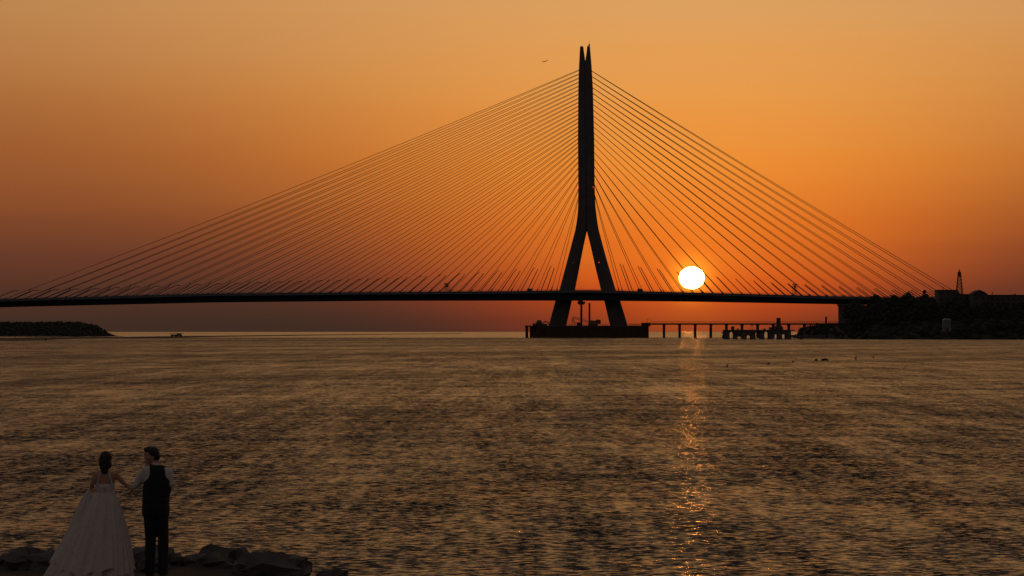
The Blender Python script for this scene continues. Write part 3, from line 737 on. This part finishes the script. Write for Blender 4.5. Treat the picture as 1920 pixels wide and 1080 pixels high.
buoy(1637.5, 669.8, 4.2, 'right one of the two red buoys off the headland, nearer the edge', True, 'red marker buoys')
buoy(1441.5, 681.5, 5.5, 'flat dark float, first to the right of the leftmost red buoy', False, 'dark floats')
buoy(1487, 678, 4.5, 'small round dark float in the middle of the row', False, 'dark floats')
buoy(1530.5, 675, 6.5, 'round dark float just left of the double float', False, 'dark floats')
buoy(720, 633, 3.0, 'tiny dark float on the bright water strip left of the mast', False, 'dark floats')
d = ground_d(676); t = thing('double_float', 'wide raft of joined dark floats, rightmost of the dark shapes', 'raft', (gx(1546, d), d, 0), 'dark floats')
for k, (dx, r) in enumerate(((-.33, .17), (-.05, .26), (.2, .24), (.42, .14))): MB().blob((dx, 0, .07), (r, r, r), 10, 7, .1).build('float_body', M['blackp'], t, True)

# ------------------------------------------------------------------ airliner
AD = 19000.0; p = at(1021.5, 115, AD)
ap = thing('airliner', 'small distant airliner flying left of the mast top', 'aeroplane', p); ap.rotation_euler = (R(6), R(-11), R(8))
pts = [(-20.5, 0, -.4), (-19, 0, 0), (-16, 0, 0), (10, 0, 0), (16, 0, .5), (20.5, 0, 1.2)]
MB().tube(pts, [.5, 1.6, 2.1, 2.1, 1.3, .3], 12).build('fuselage', M['plane'], ap, True)
for sy in (-1, 1):
    MB().loft([[(-4, sy * 1.5, -1), (4, sy * 1.5, -1), (4, sy * 1.5, -.4), (-4, sy * 1.5, -.4)], [(4.5, sy * 17, .7), (6.8, sy * 17, .7), (6.8, sy * 17, 1), (4.5, sy * 17, 1)]]).build('wing', M['plane'], ap)
    MB().tube([(-5.5, sy * 6, -2), (-1.5, sy * 6, -2)], [1.3, 1.0], 10).build('engine', M['plane'], ap)
    MB().loft([[(15, sy * .8, .9), (19, sy * .8, .9), (19, sy * .8, 1.3), (15, sy * .8, 1.3)], [(18.5, sy * 6.5, 1.3), (20.4, sy * 6.5, 1.3), (20.4, sy * 6.5, 1.5), (18.5, sy * 6.5, 1.5)]]).build('tailplane', M['plane'], ap)
MB().loft([[(13.5, y, 1.2), (19.5, y, 1.2), (21.5, y, 8), (18.6, y, 8)] for y in (-.35, .35)]).build('tail_fin', M['plane'], ap)

# ------------------------------------------------------------------ near riverbank
GZ = 0.80; CDIST = 37.07
def bank_z(x, y):
    edge = lerp([(-30, 40.5), (-7, 39.6), (-4.2, 39.4), (-3.2, 38.3), (-2.4, 36.8), (0, 36), (10, 34), (40, 32)], x)
    top = lerp([(-20, 2.7), (2, 2.45), (12, 2.0), (30, 1.1), (35, GZ), (60, GZ)], y)
    f = max(0, min(1, (edge + .9 - y) / 1.1)); f = f * f * (3 - 2 * f)
    return -.6 + (top + .6) * f
V = []; Fc = []; nx, ny = 120, 90
for j in range(ny + 1):
    for i in range(nx + 1):
        x = -30 + 60 * i / nx; y = -20 + 64 * (j / ny) ** .8; flat = 1 if (abs(x + 5.1) < 1.3 and abs(y - CDIST) < .8) else 0
        V.append((x, y, bank_z(x, y) + (0 if flat else random.uniform(-.04, .04))))
for j in range(ny):
    for i in range(nx): a = j * (nx + 1) + i; Fc.append((a, a + 1, a + nx + 2, a + nx + 1))
bank = MB().add(V, Fc).build('riverbank', M['earth'], None, True); kind(bank, 'structure', 'low stony riverbank the couple stand on')
stones = []
for k in range(5):
    rr = random.Random(k); stones.append(MB().blob((0, 0, 0), (.34, .26, .19), 9, 7, .28, rr).mesh('stone', M['stone']))
rr = random.Random(5); n = 0
for i in range(75):
    x = rr.uniform(-9.5, -2.2); y = lerp([(-10, 39.6), (-7, 39.4), (-4.2, 39.2), (-3.2, 38.1), (-2.2, 36.6)], x) + rr.uniform(-.9, .75)
    if abs(x + 5.1) < 1.2 and y < CDIST + .8: continue
    o = link('stone', stones[i % 5], bank, (x, y, bank_z(x, y) + .05)); o.rotation_euler = (rr.uniform(-.3, .3), rr.uniform(-.3, .3), rr.uniform(0, 6)); s_ = rr.uniform(.5, 1.3); o.scale = (s_, s_, s_)

# ------------------------------------------------------------------ the couple
def remesh(mb, name, m, parent, vox=.011, smooth=4, keep=None):
    me = mb.mesh(name, m); o = bpy.data.objects.new(name, me); COL.objects.link(o)
    r = o.modifiers.new('r', 'REMESH'); r.mode = 'VOXEL'; r.voxel_size = vox; r.use_smooth_shade = True
    if smooth: s_ = o.modifiers.new('s', 'SMOOTH'); s_.iterations = smooth; s_.factor = .5
    dg = bpy.context.evaluated_depsgraph_get(); me2 = bpy.data.meshes.new_from_object(o.evaluated_get(dg))
    o.modifiers.clear(); o.data = me2; me2.name = name
    if not me2.materials: me2.materials.append(m)
    me2.shade_smooth(); o.parent = parent; return o
def ell(c, rx, ry, n=20, ex=1.0, tilt=0.0):
    out = []
    for k in range(n):
        w = 2 * math.pi * k / n; x = rx * math.copysign(abs(math.cos(w)) ** ex, math.cos(w)); y = ry * math.copysign(abs(math.sin(w)) ** ex, math.sin(w))
        out.append((c[0] + x, c[1] + y, c[2] + x * tilt))
    return out
def hand(mb, wrist, dirv, side, curl=.5, sc=1.0):
    d = Vector(dirv).normalized(); s_ = Vector(side).normalized(); s_ = (s_ - d * s_.dot(d)).normalized(); nrm_ = d.cross(s_)
    w = Vector(wrist); pal = w + d * .085 * sc
    mb.loft([[tuple(c + s_ * (math.cos(a) * rx) + nrm_ * (math.sin(a) * ry)) for a in [k * math.pi / 6 for k in range(12)]] for c, rx, ry in ((w - d * .02, .026, .022), (w + d * .03, .036, .018), (pal, .04, .015))])
    for k, (off, ln) in enumerate(((-.030, .062), (-.010, .074), (.010, .070), (.029, .055))):
        b = pal + s_ * off * sc - d * .01; p1 = b + d * ln * .45 + nrm_ * .008 * curl; p2 = p1 + (d * (1 - curl * .6) + nrm_ * curl).normalized() * ln * .32; p3 = p2 + (d * (1 - curl) + nrm_ * curl * 1.4).normalized() * ln * .28
        mb.tube([b, p1, p2, p3], [.0095, .0090, .0083, .0070], 8)
    b = w + d * .03 - s_ * .028; mb.tube([b, b + (d * .6 - s_ * .8).normalized() * .035, b + (d * .6 - s_ * .8).normalized() * .035 + (d + nrm_ * .4).normalized() * .035], [.014, .011, .009], 8)
K = 1 / 658.0
def gp(cx): return lambda x, y, dy=0.0: Vector(((x - cx) * K, dy, 1.76 - (y - 178) * K))
# --- groom
G = thing('person', 'man in black waistcoat, white shirt and black trousers, seen from behind, holding a hand', 'person', (gx(294.2, CDIST), CDIST, GZ))
g = gp(1100)
def head(mb, c, yaw, s_=1.0):
    m = Matrix.Translation(c) @ Matrix.Rotation(yaw, 4, 'Z') @ Matrix.Scale(s_, 4)
    T = lambda v: tuple(m @ Vector(v))
    rings = []   # faces +Y locally
    for z, rx, ry, oy in ((-.125, .028, .030, .055), (-.112, .042, .052, .030), (-.085, .056, .075, .012), (-.05, .066, .088, .004), (-.01, .073, .095, 0), (.035, .077, .098, -.004), (.075, .073, .092, -.008), (.105, .055, .070, -.010), (.122, .025, .032, -.012)):
        rings.append([T((rx * math.cos(a), oy + ry * math.sin(a), z)) for a in [k * math.pi / 10 for k in range(20)]])
    mb.loft(rings)
    mb.add([T(v) for v in ((-.013, .088, -.045), (.013, .088, -.045), (0, .118, -.040), (0, .092, .012))], [(0, 1, 2), (0, 2, 3), (1, 3, 2), (0, 3, 1)])
    mb.blob(T((0, .088, -.072)), (.022, .012, .010), 8, 6)          # lips
    for sx in (-1, 1): mb.blob(T((sx * .076, -.005, -.02)), (.011, .018, .032), 8, 6); mb.blob(T((sx * .03, .082, .012)), (.016, .012, .010), 8, 6)
    return T
hc = g(1050, 262, 0)
HY = R(72)     # head turned to his right-hand side in the picture's left
mb = MB(); Th = head(mb, hc, HY)
mb.tube([g(1075, 300), g(1095, 330), g(1103, 372)], [.058, .060, .075], 14)
def torso(mb, x, add=0.0, f=1.0):
    prof = [(345, .085, .065), (362, .165, .09), (385, .195, .105), (430, .188, .118), (490, .178, .12), (560, .165, .115), (620, .158, .112), (680, .168, .12), (740, .172, .122), (775, .13, .10)]
    mb.loft([ell((lerp([(340, (1108 - x) * K), (450, (1112 - x) * K), (620, (1092 - x) * K), (780, (1090 - x) * K)], y), 0, 1.76 - (y - 178) * K), (rx + add) * f, ry + add, 20, .85, -.08 if y < 400 else 0) for y, rx, ry in prof])
torso(mb, 1100)
shL, shR = g(1016, 382), g(1195, 400)
elL, wrL = g(945, 478, .03), g(897, 538, .02)
elR, wrR = g(1212, 500, -.03), g(1196, 585, .08)
mb.tube([shL, shL.lerp(elL, .5), elL, wrL], [.056, .05, .041, .028], 12)
mb.tube([shR, shR.lerp(elR, .5), elR, wrR], [.056, .05, .041, .028], 12)
for sx, x0, x1, x2 in ((-1, 1050, 1044, 1040), (1, 1140, 1156, 1156)):
    mb.tube([g(x0, 740), g(x0, 800), g(x1, 985, .01), g(x2, 1150, -.01), g(x2, 1290, -.03)], [.10, .092, .062, .055, .038], 14)
    fz = g(x2, 1290)
    mb.loft([ell((fz.x, fz.y + .03, z), a, b, 14) for z, a, b in ((.01, .045, .13), (.05, .045, .11), (.10, .038, .06))])
hand(mb, wrL, (wrL - elL), (.3, 1, .2), .55)
hand(mb, wrR, (wrR - elR), (0, 1, 0), .45)
remesh(mb, 'body', M['skin'], G, .0085, 2)
# clothes
mb = MB(); torso(mb, 1100, .012)
mb.tube([shL, shL.lerp(elL, .5) + Vector((0, 0, .004)), elL, wrL], [.072, .072, .062, .042], 14)
mb.tube([shR, shR.lerp(elR, .5), elR, wrR], [.072, .070, .060, .042], 14)
mb.tube([wrL - (wrL - elL).normalized() * .03, wrL + (wrL - elL).normalized() * .012], .040, 14)
remesh(mb, 'shirt', M['shirt'], G, .011, 3)
MB().loft([ell(tuple(g(1086, 312)), .066, .064, 18, 1, -.25), ell(tuple(g(1095, 340)), .078, .076, 18, 1, -.2)], False).build('collar', M['shirt'], G, True)
mb = MB(); prof = [(338, .085, .08), (352, .125, .102), (372, .155, .122), (400, .158, .134), (430, .166, .14), (490, .192, .146), (560, .19, .14), (620, .182, .136), (668, .188, .142)]
mb.loft([ell((lerp([(340, 8 * K), (450, 14 * K), (620, -8 * K), (780, -10 * K)], y), 0, 1.76 - (y - 178) * K), rx, ry, 24, .85, -.08 if y < 400 else 0) for y, rx, ry in prof])
remesh(mb, 'waistcoat', M['vest'], G, .011, 3)
mb = MB(); mb.loft([ell((-10 * K, 0, 1.76 - (y - 178) * K), rx, ry, 22, .85) for y, rx, ry in ((628, .176, .128), (680, .182, .134), (740, .188, .136), (790, .18, .12))])
for sx, x0, x1, x2 in ((-1, 1046, 1044, 1040), (1, 1138, 1156, 1156)):
    mb.tube([g(x0, 735), g(x0, 810), g(x1, 985, .01), g(x2, 1150, -.01), g(x2, 1298, -.03)], [.105, .098, .074, .069, .066], 16)
remesh(mb, 'trousers', M['vest'], G, .011, 3)
mb = MB()
for x2 in (1040, 1156):
    fz = g(x2, 1290); mb.loft([ell((fz.x, fz.y + .03, z), a, b, 16) for z, a, b in ((-.002, .052, .145), (.03, .054, .145), (.06, .05, .12), (.09, .045, .07))])
mb.build('shoes', M['blackp'], G, True)
# hair: shaped cap, fuller on top
mb = MB()
for k, (v, r_) in enumerate((((0, -.03, .055), (.086, .085, .078)), ((0, .02, .075), (.075, .075, .062)), ((0, -.055, .0), (.074, .055, .075)), ((-.01, .055, .092), (.05, .05, .035)), ((.03, -.02, .095), (.05, .06, .04)))):
    mb.blob(Th(v), r_, 14, 10, .03)
remesh(mb, 'hair', M['hair'], G, .008, 1)
# --- bride
B = thing('person', 'bride in a long white halter gown with an open back, flowers in her dark hair', 'person', (gx(198.4, CDIST), CDIST, GZ))
b = gp(650)
mb = MB(); hc = b(655, 300, 0); Tb = head(mb, hc, R(-12), .93)
mb.tube([b(652, 340), b(650, 372), b(648, 400)], [.046, .046, .060], 14)
def btorso(mb, add=0.0, y0=0, y1=999):
    prof = [(388, .07, .055, 648), (400, .125, .07, 645), (420, .145, .082, 645), (460, .135, .092, 645), (520, .120, .092, 645), (575, .108, .085, 648), (620, .128, .10, 650), (680, .155, .115, 652), (740, .15, .11, 655), (780, .12, .09, 655)]
    mb.loft([ell(((cx - 650) * K, 0, 1.76 - (y - 178) * K), rx + add, ry + add, 20, .9) for y, rx, ry, cx in prof if y0 <= y <= y1])
btorso(mb)
bL, bR = b(560, 418), b(728, 412)
eL, wL = b(538, 500, -.04), b(512, 545, .10)
eR, wR = b(800, 492, .02), b(858, 546, .02)
mb.tube([bL, bL.lerp(eL, .5), eL, wL], [.040, .038, .032, .023], 12); mb.tube([bR, bR.lerp(eR, .5), eR, wR], [.041, .038, .032, .022], 12)
for x0 in (620, 688): mb.tube([b(x0, 740), b(x0, 1000), b(x0, 1290)], [.085, .055, .034], 12); q_ = b(x0, 1290); mb.loft([ell((q_.x, .04, z), a, c_, 12) for z, a, c_ in ((.01, .038, .11), (.06, .035, .07))])
hand(mb, wL, (wL - eL), (0, 1, 0), .8, .9); hand(mb, wR, (wR - eR), (.3, 1, .2), .6, .9)
remesh(mb, 'body', M['skin'], B, .0085, 2)
mb = MB(); mb.loft([ell(((cx - 650) * K, dy, 1.76 - (y - 178) * K), rx, ry, 24, .9) for y, rx, ry, cx, dy in ((505, .132, .100, 645, .004), (530, .130, .102, 645, 0), (575, .118, .096, 648, 0), (600, .124, .10, 650, 0))])
mb.build('bodice', M['gown'], B, True)
# halter straps run from the neck down to the bodice sides; front panel rises to the collar
mb = MB()
for sx in (-1, 1):
    for o_ in (0, .016): mb.tube([b(648 + sx * (26 + o_ * 300), 380, -.055), b(648 + sx * (40 + o_ * 500), 430, -.088), b(648 + sx * (62 + o_ * 500), 512, -.088)], .006, 6)
mb.tube([b(618, 382, -.05), b(650, 376, -.066), b(682, 382, -.05)], .009, 6)
mb.build('halter_strap', M['gown'], B)
mb = MB(); mb.loft([[tuple(b(645 + wd * c, y, .02 + dp * s)) for c, s in ((-1, 0), (-.7, .75), (0, 1), (.7, .75), (1, 0))] for y, wd, dp in ((400, 40, .07), (440, 62, .085), (505, 84, .09))], False); mb.build('front_panel', M['gown'], B, True)
mb = MB()
for k in range(7): mb.tube([b(640, 530 + k * 9, -.104), b(662, 536 + k * 9, -.104)], .0035, 4)
for k in range(6): mb.blob(tuple(b(651, 532 + 11 * k, -.106)), (.006, .006, .006), 6, 4)
mb.build('lacing', M['gown'], B)
# skirt with deep soft folds, trailing to the picture's left
rings = []; NR, NA = 26, 160; rs = random.Random(4); ph = [rs.uniform(0, 6.28) for _ in range(6)]
for j in range(NR):
    v = j / (NR - 1); z = 1.16 + (.012 - 1.16) * v; cx = -.0 - .16 * v ** 1.2; rx = .118 + .40 * v ** .85; ry = .095 + .34 * v ** .9
    ring = []
    for k in range(NA):
        a = 2 * math.pi * k / NA; fold = (math.sin(9 * a + ph[0] + 1.2 * v) * .5 + math.sin(17 * a + ph[1] - 1.5 * v) * .35 + math.sin(31 * a + ph[2] + v) * .2) * .075 * v ** .8 * (1 + .3 * math.sin(5 * v + 3 * a))
        ext = .12 * v ** 2 * max(0, -math.cos(a)); r_ = 1 + fold / max(rx, .1)
        ring.append((cx + (rx * r_ + ext) * math.cos(a), ry * r_ * math.sin(a), z + .01 * math.sin(7 * a + ph[3]) * v))
    rings.append(ring)
mb = MB().loft(rings, False); mb.build('skirt', M['gown'], B, True)
rings = []
for j in range(20):
    v = j / 19 * .93; z = 1.15 + (.03 - 1.15) * v; cx = -.01 - .155 * v ** 1.2; rx = .124 + .415 * v ** .82; ry = .10 + .36 * v ** .88; ring = []
    for k in range(NA):
        a = 2 * math.pi * k / NA; fold = (math.sin(13 * a + ph[4] + 2.2 * v + .6 * math.sin(3 * a)) * .5 + math.sin(23 * a + ph[5] - 2.5 * v) * .4) * .06 * v ** .7
        r_ = 1 + fold / max(rx, .1); ring.append((cx + rx * r_ * math.cos(a), ry * r_ * math.sin(a), z + (.05 * math.sin(5 * a + 1) + .03 * math.sin(11 * a)) * v ** 3))
    rings.append(ring)
MB().loft(rings, False).build('tulle_layer', M['gown'], B, True)
# outer layer gathered up in her hand, falling from it
rings = []
hx = wL + Vector((-.02, .02, -.02))
for j in range(18):
    v = j / 17.0; cx = hx.x - .30 * v ** .8 + .05 * math.sin(3 * v); z = hx.z - (hx.z - .2) * v; rx = .022 + .17 * v ** .7; ry = .02 + .13 * v ** .8
    rings.append([(cx + rx * (1 + .22 * math.sin(6 * a + 2 * v) + .1 * math.sin(13 * a)) * math.cos(a), hx.y * (1 - v) + ry * (1 + .22 * math.sin(6 * a + 2 * v)) * math.sin(a), z) for a in [2 * math.pi * k / 60 for k in range(60)]])
rings2 = []
for j in range(12):
    v = j / 11.0; a0 = hx; a1 = Vector((-.06, -.06, 1.08)); c = a0.lerp(a1, v); c.z -= .14 * math.sin(math.pi * v)
    rings2.append([(c.x, c.y + (.03 + .03 * v) * (1 + .2 * math.sin(5 * a)) * math.cos(a), c.z + (.025 + .07 * math.sin(math.pi * v * .5)) * (1 + .2 * math.sin(6 * a)) * math.sin(a)) for a in [2 * math.pi * k / 24 for k in range(24)]])
MB().loft(rings).loft(rings2).build('gathered_overskirt', M['gown'], B, True)
mb = MB()
for (v, r_) in (((0, -.03, .05), (.086, .090, .085)), ((0, .015, .085), (.078, .072, .048)), ((0, -.075, -.02), (.078, .045, .095)), ((0, -.085, -.09), (.062, .04, .07)), ((.005, -.085, -.14), (.05, .036, .05)), ((-.04, -.05, -.05), (.05, .05, .07)), ((.045, -.05, -.05), (.05, .05, .07))): mb.blob(Tb(v), r_, 14, 10, .04)
remesh(mb, 'hair', M['hair'], B, .008, 1)
mb = MB(); rs = random.Random(8)
for sx, z0_, nn in ((-1, .035, 9), (1, .07, 12)):
    for k in range(nn):
        c = Tb((sx * rs.uniform(.05, .098), -.045 + rs.uniform(-.03, .03), z0_ + rs.uniform(-.03, .025))); mb.blob(c, (.013, .013, .011), 6, 4, .3, rs)
mb.build('flower_crown', M['flower'], B)
